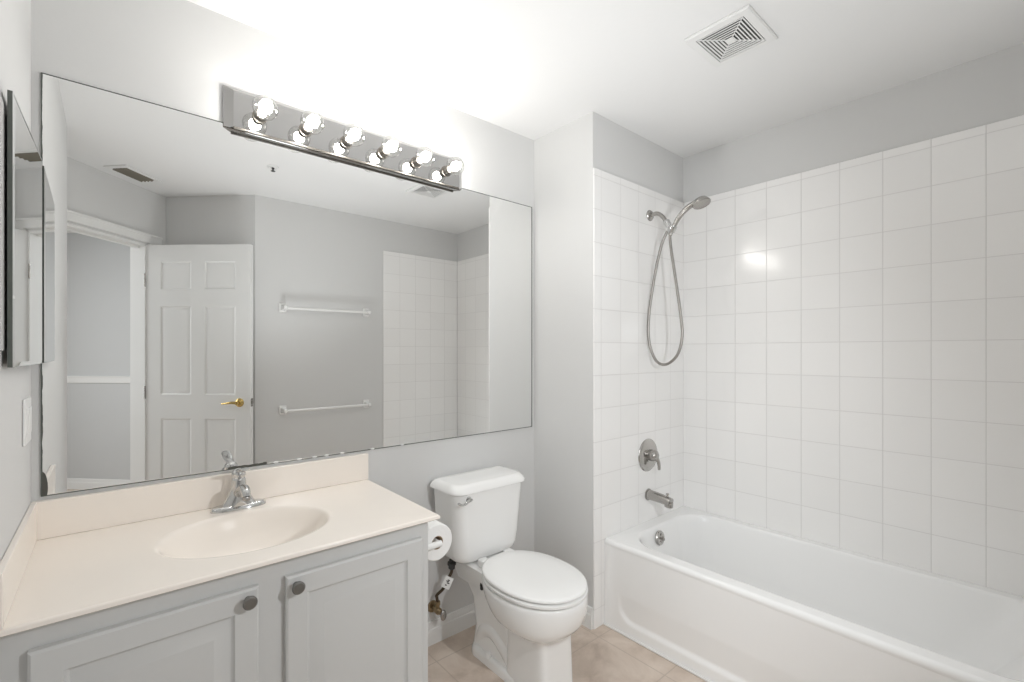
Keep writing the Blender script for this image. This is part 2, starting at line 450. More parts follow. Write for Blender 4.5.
# ================================================================== DOOR
d = bpy.data.objects.new('door_1', None); COL.objects.link(d); d['kind'] = 'structure'
d['label'] = 'open white six-panel door with a brass lever, seen in the mirror'; d['category'] = 'door'
d.location = ab(-1.862, BD0 - 0.02, 0)
DL, DH, DT = 0.738, 2.045, 0.035
DA = math.atan2(0.488, 0.552)
Md = Matrix(((math.cos(DA), -math.sin(DA), 0, ab(-1.862, BD0)[0]), (math.sin(DA), math.cos(DA), 0, ab(-1.862, BD0)[1]), (0, 0, 1, 0), (0, 0, 0, 1)))   # local x along the leaf, local +y out of the visible face
m = MB()
ST, MU = 0.105, 0.095
cols = [(ST, (DL - MU) / 2), ((DL + MU) / 2, DL - ST)]
rows = [(0.22, 0.84), (1.005, 1.62), (1.735, 1.93)]
xs = [0, ST, (DL - MU) / 2, (DL + MU) / 2, DL - ST, DL]
zs = [0.012, 0.22, 0.84, 1.005, 1.62, 1.735, 1.93, DH]
for side in (1, -1):
    off = 0 if side == 1 else -DT
    for i in range(5):
        for j in range(7):
            pan = i in (1, 3) and j in (1, 3, 5)
            if pan:
                rg = [(0, off), (0.010, off - 0.006 * side), (0.018, off - 0.006 * side), (0.034, off - 0.0015 * side)]
            else:
                rg = [(0, off), (0.0001, off)]
            m.panel(Md, xs[i], xs[i + 1], zs[j], zs[j + 1], rg)
for (x0, x1, z0, z1) in ((0, 0, 0.012, DH), (DL, DL, 0.012, DH)):
    t = bmesh.new(); vs = [t.verts.new(Md @ Vector(p)) for p in ((x0, 0, z0), (x0, -DT, z0), (x0, -DT, z1), (x0, 0, z1))]; t.faces.new(vs); m.merge(t)
for z in (0.012, DH):
    t = bmesh.new(); vs = [t.verts.new(Md @ Vector(p)) for p in ((0, 0, z), (DL, 0, z), (DL, -DT, z), (0, -DT, z))]; t.faces.new(vs); m.merge(t)
bmesh.ops.remove_doubles(m.bm, verts=m.bm.verts, dist=0.0004)
bmesh.ops.recalc_face_normals(m.bm, faces=m.bm.faces)
m.build('leaf', DOORP, d, 25)
for z in (0.25, 1.02, 1.80):
    mh = MB(); mh.lathe([(0.0055, -0.045), (0.0055, 0.045)], Md @ Vector((-0.004, 0.004, z)), (0, 0, 1), 12)
    mh.box(0.0, 0.002, -0.03, -0.002, z - 0.044, z + 0.044, 0, 1, Md)
    mh.build('hinge', NICKEL, d)
hx, hz = DL - 0.075, 0.952
m = MB(); ny = (Md.to_3x3() @ Vector((0, 1, 0)))
for sgn in (1, -1):
    o0 = Md @ Vector((hx, 0 if sgn == 1 else -DT, hz)); n_ = ny * sgn
    m.lathe([(0.030, 0), (0.030, 0.004), (0.024, 0.010), (0.012, 0.013), (0.011, 0.045), (0.0, 0.047)], o0, n_, 28)
    yy = 0.042 if sgn == 1 else -DT - 0.042
    m.tube(bez([Md @ Vector(p) for p in ((hx + 0.004, yy, hz), (hx - 0.03, yy + 0.004 * sgn, hz + 0.003), (hx - 0.07, yy, hz - 0.002), (hx - 0.105, yy - 0.006 * sgn, hz - 0.006))], 8),
           [0.011 - 0.006 * (i / 24) for i in range(25)], 12)
m.build('door_handle', BRASS, d)
m = MB().box(DL, DL + 0.0015, -DT + 0.005, -0.005, hz - 0.028, hz + 0.028, 0, 1, Md).box(DL, DL + 0.011, -DT + 0.011, -0.012, hz - 0.009, hz + 0.009, 0.002, 2, Md)
m.build('latch_plate', NICKEL, d)
# ================================================================== VANITY CABINET
CX1, CFY, CTY, CZ = 0.936, -0.52, -0.549, 0.791
van = thing('vanity_cabinet', 'pale grey vanity cabinet with two raised-panel doors under the beige countertop', 'cabinet', (0.468, -0.26, 0))
m = MB()
CT = CZ - 0.0155
m.box(0.001, 0.017, CFY + 0.019, -0.001, 0.095, CT); m.box(CX1 - 0.016, CX1, CFY + 0.019, -0.001, 0.095, CT)
m.box(0.017, CX1 - 0.016, CFY + 0.019, -0.001, 0.095, 0.112); m.box(0.017, CX1 - 0.016, -0.008, -0.001, 0.112, CT)
m.box(0.001, CX1, CFY + 0.075, -0.02, 0.0, 0.095)
FF = CFY + 0.019
def ffr(x0, x1, z0, z1): m.box(x0, x1, CFY, FF, z0, z1)
ffr(0.001, 0.06, 0.095, CT); ffr(CX1 - 0.05, CX1, 0.095, CT); ffr(0.43, 0.525, 0.15, 0.70)
ffr(0.06, CX1 - 0.05, 0.70, CT); ffr(0.06, CX1 - 0.05, 0.095, 0.15)
m.build('cabinet_body', CAB, van)
Mf = Matrix(((1, 0, 0, 0), (0, -1, 0, CFY), (0, 0, 1, 0), (0, 0, 0, 1)))
for x0, x1, kx in ((0.044, 0.446, 0.4255), (0.509, 0.907, 0.536)):
    m = MB()
    m.panel(Mf, x0, x1, 0.115, 0.728, [(0, 0.0005), (0, 0.015), (0.005, 0.019), (0.052, 0.019), (0.056, 0.013), (0.060, 0.0105), (0.066, 0.0105), (0.094, 0.0175), (0.097, 0.018)])
    dr = m.build('door', CAB, van, 20)
    k = MB().lathe([(0.0075, 0), (0.0065, 0.012), (0.010, 0.017), (0.0158, 0.020), (0.0162, 0.025), (0.013, 0.0285), (0.0, 0.0295)], (kx - 0.004, CFY - 0.019, 0.705), (0, -1, 0), 28)
    kn = k.build('knob', DKNOB, dr); kn.location = (0, 0, 0)

# countertop with an integral oval basin
ct = thing('vanity_countertop', 'beige marble-look countertop with an integral oval basin', 'countertop', (0.48, -0.275, CZ))
m = MB()
X0, X1, Y0, Y1 = 0.0005, 0.963, CTY, -0.0005
bx, by, ba, bb = 0.478, -0.291, 0.224, 0.176
angs = [2 * PI * i / 120 for i in range(120)]
for cxx, cyy in ((X0, Y0), (X1, Y0), (X1, Y1), (X0, Y1)):
    angs.append(math.atan2(cyy - by, cxx - bx) % (2 * PI))
angs = sorted(set(angs))
def rectpt(a, ins=0.0):
    c, s_ = math.cos(a), math.sin(a); ts = []
    if c > 1e-9: ts.append((X1 - ins - bx) / c)
    if c < -1e-9: ts.append((X0 + ins - bx) / c)
    if s_ > 1e-9: ts.append((Y1 - ins - by) / s_)
    if s_ < -1e-9: ts.append((Y0 + ins - by) / s_)
    t_ = min(ts); return bx + c * t_, by + s_ * t_
def ell(a, k, z):   # ellipse point in the direction a
    c, s_ = math.cos(a), math.sin(a); r = 1 / math.sqrt((c / ba) ** 2 + (s_ / bb) ** 2)
    return (bx + c * r * k, by + s_ * r * k, z)
rings = []
for k, dz in ((0.12, -0.137), (0.28, -0.133), (0.47, -0.124), (0.63, -0.109), (0.77, -0.088), (0.87, -0.064), (0.94, -0.040), (1.0, -0.015)):
    rings.append([ell(a, k, CZ + dz) for a in angs])
rings.append([(*rectpt(a, 0.004), CZ - 0.015) for a in angs])
rings.append([(*rectpt(a, 0.0), CZ - 0.012) for a in angs])
rings.append([(*rectpt(a, 0.0), CZ - 0.005) for a in angs])
rings.append([(*rectpt(a, 0.0018), CZ - 0.0018) for a in angs])
rings.append([(*rectpt(a, 0.006), CZ) for a in angs])
for k, dz in ((1.04, 0), (1.0, -0.001), (0.975, -0.004), (0.95, -0.010), (0.92, -0.021), (0.88, -0.038), (0.82, -0.060), (0.73, -0.082), (0.6, -0.102), (0.45, -0.116), (0.28, -0.125), (0.12, -0.129)):
    rings.append([ell(a, k, CZ + dz) for a in angs])
m.loft(rings, True, True)
m.build('counter_slab', COUNTER, ct, 40)
m = MB().box(0.0005, 0.963, -0.021, -0.0005, CZ, CZ + 0.104, 0.003, 2)
m.build('backsplash', COUNTER, ct)
m = MB().box(0.0005, 0.0135, CTY + 0.001, -0.021, CZ, CZ + 0.104, 0.003, 2)
m.build('side_splash', COUNTER, ct)
m = MB().lathe([(0.024, 0), (0.024, 0.003), (0.016, 0.004), (0.015, 0.001), (0.0, 0.001)], (bx, by, CZ - 0.129), (0, 0, 1), 28)
m.build('drain', CHROME, ct)

# faucet
FX, FY = 0.490, -0.070
fa = thing('sink_faucet', 'chrome single-lever faucet on the beige countertop behind the basin', 'faucet', (FX, FY, CZ))
m = MB()
m.loft([superel(FX, FY - 0.029, FY + 0.029, 0.081, 2.4, CZ), superel(FX, FY - 0.029, FY + 0.029, 0.081, 2.4, CZ + 0.006),
        superel(FX, FY - 0.024, FY + 0.024, 0.076, 2.3, CZ + 0.013), superel(FX, FY - 0.017, FY + 0.017, 0.066, 2.2, CZ + 0.016)])
m.build('base_plate', CHROME, fa, 50)
m = MB()
secs = [(0.012, 0.054, 0.025, 0), (0.024, 0.044, 0.024, 0.0), (0.045, 0.032, 0.0225, 0.001), (0.07, 0.0225, 0.0215, 0.002), (0.092, 0.021, 0.021, 0.002), (0.10, 0.019, 0.019, 0.002), (0.104, 0.012, 0.012, 0.002)]
m.loft([superel(FX, FY + c - hy, FY + c + hy, hx_, 2.2, CZ + z) for z, hx_, hy, c in secs])
m.build('faucet_body', CHROME, fa, 50)
m = MB()
m.tube(bez([(FX, FY - 0.010, CZ + 0.050), (FX, FY - 0.045, CZ + 0.070), (FX, FY - 0.082, CZ + 0.080), (FX, FY - 0.104, CZ + 0.075), (FX, FY - 0.112, CZ + 0.062)], 8),
       [(0.019 - 0.006 * min(i / 26, 1), 0.016 - 0.003 * min(i / 26, 1)) for i in range(33)], 20)
sp_ = m.build('spout', CHROME, fa, 50)
m = MB().lathe([(0.011, 0), (0.0115, 0.006), (0.0095, 0.012)], (FX, FY - 0.112, CZ + 0.052), (0, 0, 1), 20)
ae = m.build('aerator', NICKEL, sp_); ae.location = (0, 0, 0)
m = MB()
m.lathe([(0.019, 0.0), (0.021, 0.006), (0.020, 0.016), (0.014, 0.024), (0.0, 0.027)], (FX, FY + 0.002, CZ + 0.102), (0, -0.15, 1), 28)
m.tube(bez([(FX, FY + 0.002, CZ + 0.118), (FX, FY - 0.030, CZ + 0.128), (FX, FY - 0.062, CZ + 0.135), (FX, FY - 0.092, CZ + 0.144), (FX, FY - 0.100, CZ + 0.146)], 8),
       [(0.010 + 0.006 * math.sin(PI * min(1, i / 34)), 0.008 - 0.003 * (i / 32)) for i in range(33)], 16)
m.build('lever_handle', CHROME, fa, 50)

# ================================================================== BIG MIRROR
mi = thing('wall_mirror', 'wide frameless mirror above the vanity', 'mirror', ((MIRX0 + MIRX1) / 2, 0, MIRZ0))
MB().box(MIRX0, MIRX1, -0.0060, -0.0005, MIRZ0, MIRZ1).build('mirror_glass', MIRR, mi)
e = MB(); w_ = 0.0028
e.box(MIRX0, MIRX1, -0.0066, -0.0005, MIRZ1, MIRZ1 + w_); e.box(MIRX1, MIRX1 + 0.005, -0.0066, -0.0005, MIRZ0, MIRZ1 + w_)
e.box(MIRX0 - w_, MIRX0, -0.0066, -0.0005, MIRZ0, MIRZ1 + w_); e.box(MIRX0 - w_, MIRX1 + 0.005, -0.0066, -0.0005, MIRZ0 - w_, MIRZ0)
e.build('mirror_edge', GEDGE, mi)
random.seed(3)
for x in (0.62, 0.70, 0.755, 0.80, 0.86, 0.985, 1.12):
    MB().sphere((x, -0.0068, MIRZ0 + 0.001), 0.006, 10, 6, (1.6, 0.35, 0.6)).build('adhesive_dab', TRIM, mi)

# ================================================================== LIGHT BAR
LX0, LX1 = 0.455, 1.425
lb = thing('vanity_light', 'chrome vanity light bar with six clear globe bulbs above the mirror', 'light fixture', ((LX0 + LX1) / 2, 0, 2.12))
FZ0, FZ1, LFY = 2.053, 2.178, -0.032
m = MB()
def rc(x0, x1, y, z0, z1): return [(x0, y, z0), (x1, y, z0), (x1, y, z1), (x0, y, z1)]
m.loft([rc(LX0, LX1, -0.0085, 2.058, 2.195), rc(LX0 + 0.001, LX1 - 0.001, -0.011, 2.057, 2.194), rc(LX0 + 0.024, LX1 - 0.024, LFY + 0.003, FZ0 + 0.001, FZ1 + 0.002),
        rc(LX0 + 0.027, LX1 - 0.027, LFY, FZ0 + 0.004, FZ1 - 0.002)])
m.box(LX0 + 0.02, LX1 - 0.02, -0.0085, -0.0005, 2.078, 2.188)
m.build('back_plate', BARCH, lb, 15)
m = MB().box(LX0 + 0.027, LX1 - 0.027, LFY - 0.002, LFY + 0.004, FZ0 - 0.004, FZ0 + 0.003, 0.0015, 2)
m.build('bottom_lip', SOCK, lb)
BZ = 2.114; BY = -0.103
b0 = None
for i in range(6):
    x = 0.943 + (i - 2.5) * 0.1525
    if b0 is None:
        so = MB().lathe([(0.024, 0), (0.024, 0.003), (0.0195, 0.004), (0.0185, 0.030), (0.0165, 0.034)], (x, LFY, BZ), (0, -1, 0), 24).build('socket', SOCK, lb)
        m = MB(); n = 40; rr = 0.0395
        prof = [(0.0130, 0.0), (0.0140, 0.010)]
        for k in range(3, 25):
            a = PI * k / 24
            prof.append((rr * math.sin(a), 0.0075 + 0.0375 - rr * math.cos(a)))
        m.lathe(prof, (x, LFY - 0.030, BZ), (0, -1, 0), 32, False)
        gb = m.build('bulb', BULBG, lb, 60)
        fi = MB().lathe([(0.004, 0), (0.007, 0.008), (0.015, 0.020), (0.0195, 0.033), (0.0165, 0.046), (0.007, 0.053), (0, 0.054)], (x, LFY - 0.040, BZ), (0, -1, 0), 18).build('filament', FIL, gb)
        fi.location = (0, 0, 0)
        b0 = (so, gb, fi, x)
    else:
        so = b0[0].copy(); gb = b0[1].copy(); fi = b0[2].copy()
        for q in (so, gb, fi): COL.objects.link(q)
        so.location.x += x - b0[3]; gb.location.x += x - b0[3]; fi.parent = gb

# ================================================================== MEDICINE CABINET
mc = thing('medicine_cabinet', 'medicine cabinet with a mirrored door on the left wall', 'medicine cabinet', (0.0, -0.28, 1.27))
m = MB().box(0.0004, 0.004, -0.56, -0.03, 1.306, 1.796)
m.build('cabinet_flange', mat('light_grey_metal', (0.55, 0.55, 0.54), 0.4), mc)
m = MB().box(0.004, 0.0085, -0.425, -0.05, 1.315, 1.785)
m.build('gap_shade', DARK, mc)  # dark block standing in for the shade behind the mirrored door
Mm = Matrix(((0, 1, 0, 0.0), (1, 0, 0, 0.0), (0, 0, 1, 0), (0, 0, 0, 1)))   # local x -> world y, local y -> world x
TILT = Matrix.Translation((0.0085, -0.458, 0)) @ Matrix.Rotation(R(-1.05), 4, 'Z') @ Matrix.Translation((-0.0085, 0.458, 0))   # the door stands a touch ajar
m = MB().panel(TILT @ Mm, -0.458, -0.037, 1.272, 1.824, [(0.0004, 0.0160), (0.010, 0.0178), (0.0101, 0.0178)])
dd = m.build('mirrored_door', MIRR2, mc, 5)
m = MB().box(0.0085, 0.0159, -0.458, -0.037, 1.272, 1.824, 0, 1, TILT)
q = m.build('door_edge', GEDGE, dd); q.location = (0, 0, 0)

# ================================================================== SWITCH PLATE
sw = thing('switch_plate', 'white double switch plate on the left wall by the mirror corner', 'light switch', (0, -0.115, 1.128))
m = MB().box(0.0004, 0.006, -0.173, -0.057, 1.071, 1.186, 0.003, 3); m.build('cover_plate', PLAST, sw)
for y in (-0.138, -0.092):
    m = MB().box(0.005, 0.0085, y - 0.0165, y + 0.0165, 1.095, 1.162, 0.0015, 2); m.build('rocker', PLAST, sw)
# ================================================================== TOILET
TX = 1.455
to = thing('toilet', 'white two-piece toilet with the lid closed between vanity and wing wall', 'toilet', (TX, -0.35, 0))
def egg(yf, yb, hw, n, z, N=72, cx=TX):
    """outline: rounded front (toward -y), squarer back"""
    out = []; cy = yb + (yf - yb) * 0.50; lf = cy - yf; lbk = yb - cy
    for i in range(N):
        t = 2 * PI * i / N; c, s_ = math.cos(t), math.sin(t)
        nn = n if s_ < 0 else n + 0.1
        x = hw * math.copysign(abs(c) ** (2 / nn), c)
        y = (lf if s_ < 0 else lbk) * math.copysign(abs(s_) ** (2 / nn), s_)
        out.append((cx + x, cy + y, z))
    return out
m = MB()
m.loft([egg(-0.618, -0.372, 0.098, 7, 0.0), egg(-0.616, -0.374, 0.096, 7, 0.012), egg(-0.606, -0.38, 0.088, 7, 0.03), egg(-0.600, -0.385, 0.0845, 7, 0.20),
        egg(-0.602, -0.37, 0.089, 6, 0.232), egg(-0.612, -0.345, 0.108, 3.6, 0.243), egg(-0.630, -0.325, 0.130, 2.7, 0.252), egg(-0.656, -0.30, 0.152, 2.3, 0.270),
        egg(-0.674, -0.275, 0.166, 2.15, 0.295), egg(-0.685, -0.25, 0.175, 2.1, 0.33), egg(-0.688, -0.235, 0.178, 2.1, 0.365), egg(-0.686, -0.232, 0.177, 2.1, 0.382),
        egg(-0.680, -0.236, 0.171, 2.1, 0.388), egg(-0.66, -0.25, 0.150, 2.1, 0.3885)])
# deck under the tank
m.loft([rrect(TX - 0.095, TX + 0.095, -0.33, -0.05, 0.03, 0.30), rrect(TX - 0.105, TX + 0.105, -0.33, -0.035, 0.03, 0.345), rrect(TX - 0.110, TX + 0.110, -0.33, -0.03, 0.03, 0.385), rrect(TX - 0.104, TX + 0.104, -0.325, -0.035, 0.028, 0.391)])
# rear column and trapway
m.loft([rrect(TX - 0.075, TX + 0.075, -0.42, -0.13, 0.05, 0.02), rrect(TX - 0.068, TX + 0.068, -0.42, -0.14, 0.05, 0.12), rrect(TX - 0.072, TX + 0.072, -0.42, -0.12, 0.05, 0.24), rrect(TX - 0.088, TX + 0.088, -0.40, -0.08, 0.05, 0.31)])
for sx in (-1, 1):
    m.tube(bez([(TX + sx * 0.034, -0.40, 0.05), (TX + sx * 0.038, -0.345, 0.10), (TX + sx * 0.038, -0.28, 0.13), (TX + sx * 0.036, -0.22, 0.11), (TX + sx * 0.030, -0.18, 0.04)], 8), 0.042, 18)
# foot
m.loft([rrect(TX - 0.092, TX + 0.092, -0.50, -0.135, 0.06, 0.0), rrect(TX - 0.092, TX + 0.092, -0.50, -0.135, 0.06, 0.022), rrect(TX - 0.086, TX + 0.086, -0.49, -0.142, 0.055, 0.036), rrect(TX - 0.070, TX + 0.070, -0.47, -0.14, 0.05, 0.042)])
m.build('bowl', CHINA, to, 50)
for sx in (-1, 1):
    MB().lathe([(0.0165, 0), (0.0165, 0.008), (0.012, 0.016), (0.0, 0.019)], (TX + sx * 0.080, -0.275, 0.032), (0, 0, 1), 20).build('bolt_cap', PLAST, to)
# seat ring and lid
m = MB()
m.loft([egg(-0.655, -0.266, 0.146, 2.1, 0.3887), egg(-0.657, -0.264, 0.148, 2.1, 0.3935), egg(-0.687, -0.236, 0.176, 2.1, 0.3942), egg(-0.690, -0.234, 0.178, 2.1, 0.396), egg(-0.690, -0.234, 0.178, 2.1, 0.404), egg(-0.684, -0.238, 0.173, 2.1, 0.408), egg(-0.668, -0.252, 0.158, 2.1, 0.409)])
m.build('seat', SEATW, to, 50)
m = MB()
m.loft([egg(-0.648, -0.268, 0.140, 2.1, 0.4085), egg(-0.650, -0.266, 0.142, 2.1, 0.4135), egg(-0.684, -0.235, 0.174, 2.1, 0.4138), egg(-0.687, -0.231, 0.176, 2.1, 0.415), egg(-0.687, -0.231, 0.176, 2.1, 0.421), egg(-0.683, -0.234, 0.173, 2.1, 0.425), egg(-0.674, -0.242, 0.165, 2.1, 0.4278),
        egg(-0.650, -0.262, 0.146, 2.1, 0.430), egg(-0.640, -0.27, 0.138, 2.1, 0.4325), egg(-0.60, -0.30, 0.11, 2.1, 0.4345), egg(-0.52, -0.38, 0.05, 2.1, 0.4355)])
m.build('seat_lid', SEATW, to, 60)
for sx in (-1, 1):
    m = MB().box(TX + sx * 0.07 - 0.022, TX + sx * 0.07 + 0.022, -0.252, -0.212, 0.3895, 0.424, 0.008, 3); m.build('seat_hinge', SEATW, to)
# tank
def tk(z, hw, yf, yb=-0.022, r=0.05, N=9):
    """plan of the tank: tight back corners, round front corners"""
    out = []; rb = 0.015
    for cx_, cy_, a0, rr in ((TX + hw - rb, yb - rb, 0, rb), (TX - hw + rb, yb - rb, 90, rb), (TX - hw + r, yf + r, 180, r), (TX + hw - r, yf + r, 270, r)):
        for i in range(N):
            a = R(a0 + 90 * i / (N - 1)); out.append((cx_ + rr * math.cos(a), cy_ + rr * math.sin(a), z))
    return out
m = MB()
m.loft([tk(0.393, 0.130, -0.17, -0.03), tk(0.400, 0.150, -0.185, -0.025), tk(0.412, 0.163, -0.192), tk(0.435, 0.172, -0.196), tk(0.48, 0.178, -0.199), tk(0.60, 0.187, -0.205), tk(0.7055, 0.194, -0.210)])
m.build('tank', CHINA, to, 50)
m = MB()
m.loft([tk(0.7055, 0.203, -0.219, -0.014), tk(0.709, 0.209, -0.226, -0.012, 0.062), tk(0.718, 0.2085, -0.225, -0.012, 0.062), tk(0.733, 0.199, -0.215, -0.018, 0.058), tk(0.741, 0.188, -0.203, -0.026, 0.053), tk(0.7435, 0.176, -0.191, -0.034, 0.05), tk(0.7445, 0.10, -0.14, -0.06, 0.03)])
m.build('tank_lid', CHINA, to, 60)
m = MB().lathe([(0.013, 0), (0.013, 0.004), (0.008, 0.006), (0.007, 0.016), (0.0, 0.017)], (TX - 0.134, -0.2075, 0.682), (0, -1, 0), 20)
m.tube(bez([(TX - 0.126, -0.222, 0.684), (TX - 0.142, -0.224, 0.684), (TX - 0.158, -0.226, 0.675), (TX - 0.176, -0.228, 0.672), (TX - 0.198, -0.226, 0.682)], 6), [(0.006, 0.005)] * 25, 12)
m.build('flush_lever', CHROME, to)
# seat bolt wing nut under the rim, left side
m = MB().lathe([(0.010, 0), (0.012, 0.010), (0.008, 0.03)], (TX - 0.095, -0.255, 0.318), (0, 0, 1), 12)
m.box(TX - 0.105, TX - 0.085, -0.262, -0.248, 0.31, 0.335, 0.003)
m.build('mounting_nut', DARK, to)

# water supply
wv = thing('water_supply_valve', 'brown braided supply line and stop valve with a white paper tag, left of the toilet', 'water valve', (1.275, 0, 0.155))
VX, VZ = 1.272, 0.165
m = MB()
m.lathe([(0.026, 0), (0.024, 0.006), (0.012, 0.010)], (VX, -0.0005, VZ), (0, -1, 0), 24)
m.lathe([(0.009, 0), (0.009, 0.05)], (VX, -0.005, VZ), (0, -1, 0), 16)
m.lathe([(0.013, 0.03), (0.015, 0.034), (0.015, 0.058), (0.011, 0.062), (0.008, 0.075)], (VX, 0, VZ), (0, -1, 0), 18)
m.lathe([(0.009, 0.0), (0.009, 0.022), (0.012, 0.022), (0.012, 0.036), (0.007, 0.038)], (VX, -0.046, VZ + 0.004), (0, 0, 1), 16)
m.build('valve_body', VALVE, wv)
m = MB()
t = 0.3
m.sphere((VX + 0.004, -0.086, VZ - 0.006), 0.020, 20, 12, (0.75, 0.42, 1.15))
m.build('valve_handle', NICKEL, wv)
m = MB()
hp = bez([(VX, -0.046, VZ + 0.036), (VX - 0.004, -0.046, VZ + 0.058), (VX - 0.006, -0.05, VZ + 0.072), (VX + 0.016, -0.065, VZ + 0.098), (1.288, -0.085, VZ + 0.135), (1.307, -0.10, VZ + 0.175), (1.310, -0.10, 0.372)], 10)
m.tube(hp, 0.0068, 12)
m.build('supply_hose', HOSE, wv)
m = MB().lathe([(0.010, 0.355), (0.0145, 0.360), (0.0145, 0.374), (0.019, 0.375), (0.019, 0.386), (0.012, 0.388), (0.012, 0.3965)], (1.310, -0.10, 0), (0, 0, 1), 12)
m.build('coupling_nut', DARK, wv)
Mt = Matrix.Translation((1.288, -0.100, 0.303)) @ Matrix.Rotation(R(-38), 4, 'Z') @ Matrix.Rotation(R(24), 4, 'Y')
m = MB().box(-0.018, 0.018, -0.0008, 0.0008, -0.026, 0.026, 0, 1, Mt)
tg = m.build('paper_tag', TAGM, wv)
m = MB()
for zz, x0, x1 in ((0.012, -0.004, 0.006), (0.006, -0.008, 0.004), (-0.001, -0.003, 0.009), (-0.012, -0.006, 0.001)):
    m.box(x0, x1, -0.0014, -0.0008, zz - 0.0022, zz + 0.0022, 0, 1, Mt)
q = m.build('tag_print', INK, tg); q.location = (0, 0, 0)

# toilet paper and holder on the vanity's end panel
RX, RZ, RY0, RY1 = 1.012, 0.660, -0.455, -0.350
hd = thing('paper_holder', 'white toilet paper holder on the end panel of the vanity', 'toilet paper holder', (CX1, -0.40, RZ))
for y in (RY0 - 0.012, RY1 + 0.012):
    MB().lathe([(0.020, 0), (0.020, 0.006), (0.012, 0.012), (0.010, 0.070), (0.011, 0.082), (0.0, 0.086)], (CX1 + 0.0004, y, RZ), (1, 0, 0), 22).build('bracket', PLAST, hd)
m = MB().lathe([(0.0095, 0), (0.0095, RY1 - RY0 + 0.016)], (RX, RY1 + 0.008, RZ), (0, -1, 0), 20)
m.build('spindle', PLAST, hd)
rl = thing('toilet_paper_roll', 'white toilet paper roll on the holder beside the vanity', 'toilet paper', (RX, -0.40, RZ))
m = MB()
n = 48
def ring(r, y): return [(RX + r * math.cos(2 * PI * i / n), y, RZ + r * math.sin(2 * PI * i / n)) for i in range(n)]
m.loft([ring(0.0225, RY0), ring(0.058, RY0), ring(0.0615, RY0 + 0.004), ring(0.0615, RY1 - 0.004), ring(0.058, RY1), ring(0.0225, RY1)], False, False)
m.build('paper', PAPER, rl, 40)
m = MB().loft([ring(0.0225, RY0 + 0.0005), ring(0.0225, RY1 - 0.0005), ring(0.0205, RY1 - 0.0005), ring(0.0205, RY0 + 0.0005), ring(0.0225, RY0 + 0.0005)], False, False)
m.build('cardboard_core', CARDB, rl, 40)

# ================================================================== BATHTUB
tb = thing('bathtub', 'white built-in bathtub with an embossed apron against the tiled walls', 'bathtub', (2.35, -1.15, 0))
TX0, TX1, TY0, TY1, TZ = 1.982, XL - T - 0.0005, YB + T + 0.0005, YP - T - 0.0005, 0.410
m = MB(); K = 12
rings = []
def tr(ix0, ix1, iy0, iy1, r, z): return rrect(TX0 + ix0, TX1 - ix1, TY0 + iy0, TY1 - iy1, r, z, K)
rings.append(tr(0.004, 0, 0, 0, 0.004, TZ - 0.045))
rings.append(tr(0.0, 0, 0, 0, 0.004, TZ - 0.022))
rings.append(tr(0.0, 0, 0, 0, 0.004, TZ - 0.014))
rings.append(tr(0.003, 0, 0, 0, 0.004, TZ - 0.006))
rings.append(tr(0.010, 0, 0, 0, 0.004, TZ - 0.001))
rings.append(tr(0.018, 0.004, 0.004, 0.004, 0.006, TZ))
rings.append(tr(0.066, 0.040, 0.080, 0.060, 0.16, TZ - 0.001))
rings.append(tr(0.074, 0.047, 0.090, 0.067, 0.16, TZ - 0.005))
rings.append(tr(0.080, 0.052, 0.100, 0.072, 0.155, TZ - 0.014))
rings.append(tr(0.087, 0.058, 0.120, 0.078, 0.15, TZ - 0.04))
rings.append(tr(0.098, 0.070, 0.20, 0.090, 0.13, TZ - 0.14))
rings.append(tr(0.112, 0.082, 0.27, 0.102, 0.125, TZ - 0.24))
rings.append(tr(0.125, 0.095, 0.31, 0.115, 0.12, TZ - 0.295))
rings.append(tr(0.150, 0.120, 0.35, 0.145, 0.10, TZ - 0.325))
rings.append(tr(0.200, 0.170, 0.42, 0.20, 0.08, TZ - 0.335))
m.loft(rings, False, True)
# apron with an embossed panel
t = bmesh.new(); NY, NZ = 200, 60
ylo, yhi, zlo, zhi = TY0, TY1, 0.0, TZ - 0.016
def sdf(y, z):      # rounded rectangle of the embossed field
    cy_, hy_ = (ylo + yhi) / 2, (yhi - ylo) / 2 - 0.085; z0_, z1_ = 0.062, 0.52
    cz_, hz_ = (z0_ + z1_) / 2, (z1_ - z0_) / 2; r = 0.07
    qy, qz = abs(y - cy_) - hy_ + r, abs(z - cz_) - hz_ + r
    return min(max(qy, qz), 0) + math.hypot(max(qy, 0), max(qz, 0)) - r
G = []
for i in range(NY + 1):
    row = []
    for j in range(NZ + 1):
        y = ylo + (yhi - ylo) * i / NY; z = zlo + (zhi - zlo) * j / NZ
        s_ = sdf(y, z); f_ = max(0, min(1, (0.009 - s_) / 0.018)); f_ = f_ * f_ * (3 - 2 * f_)
        fade = max(0, min(1, (0.18 - z) / 0.11))
        x = TX0 + 0.001 + 0.011 * f_ * fade - (0.0)
        row.append(t.verts.new((x, y, z)))
    G.append(row)
for i in range(NY):
    for j in range(NZ): t.faces.new((G[i][j], G[i][j + 1], G[i + 1][j + 1], G[i + 1][j]))
bmesh.ops.recalc_face_normals(t, faces=t.faces)
if t.faces[0].normal.x > 0: bmesh.ops.reverse_faces(t, faces=t.faces)
m.merge(t)
# inner skirt that closes the shell behind the apron
m.box(TX0 + 0.014, TX0 + 0.020, TY0, TY1, 0.0, TZ - 0.05)
m.build('tub_shell', TUBW, tb, 50)
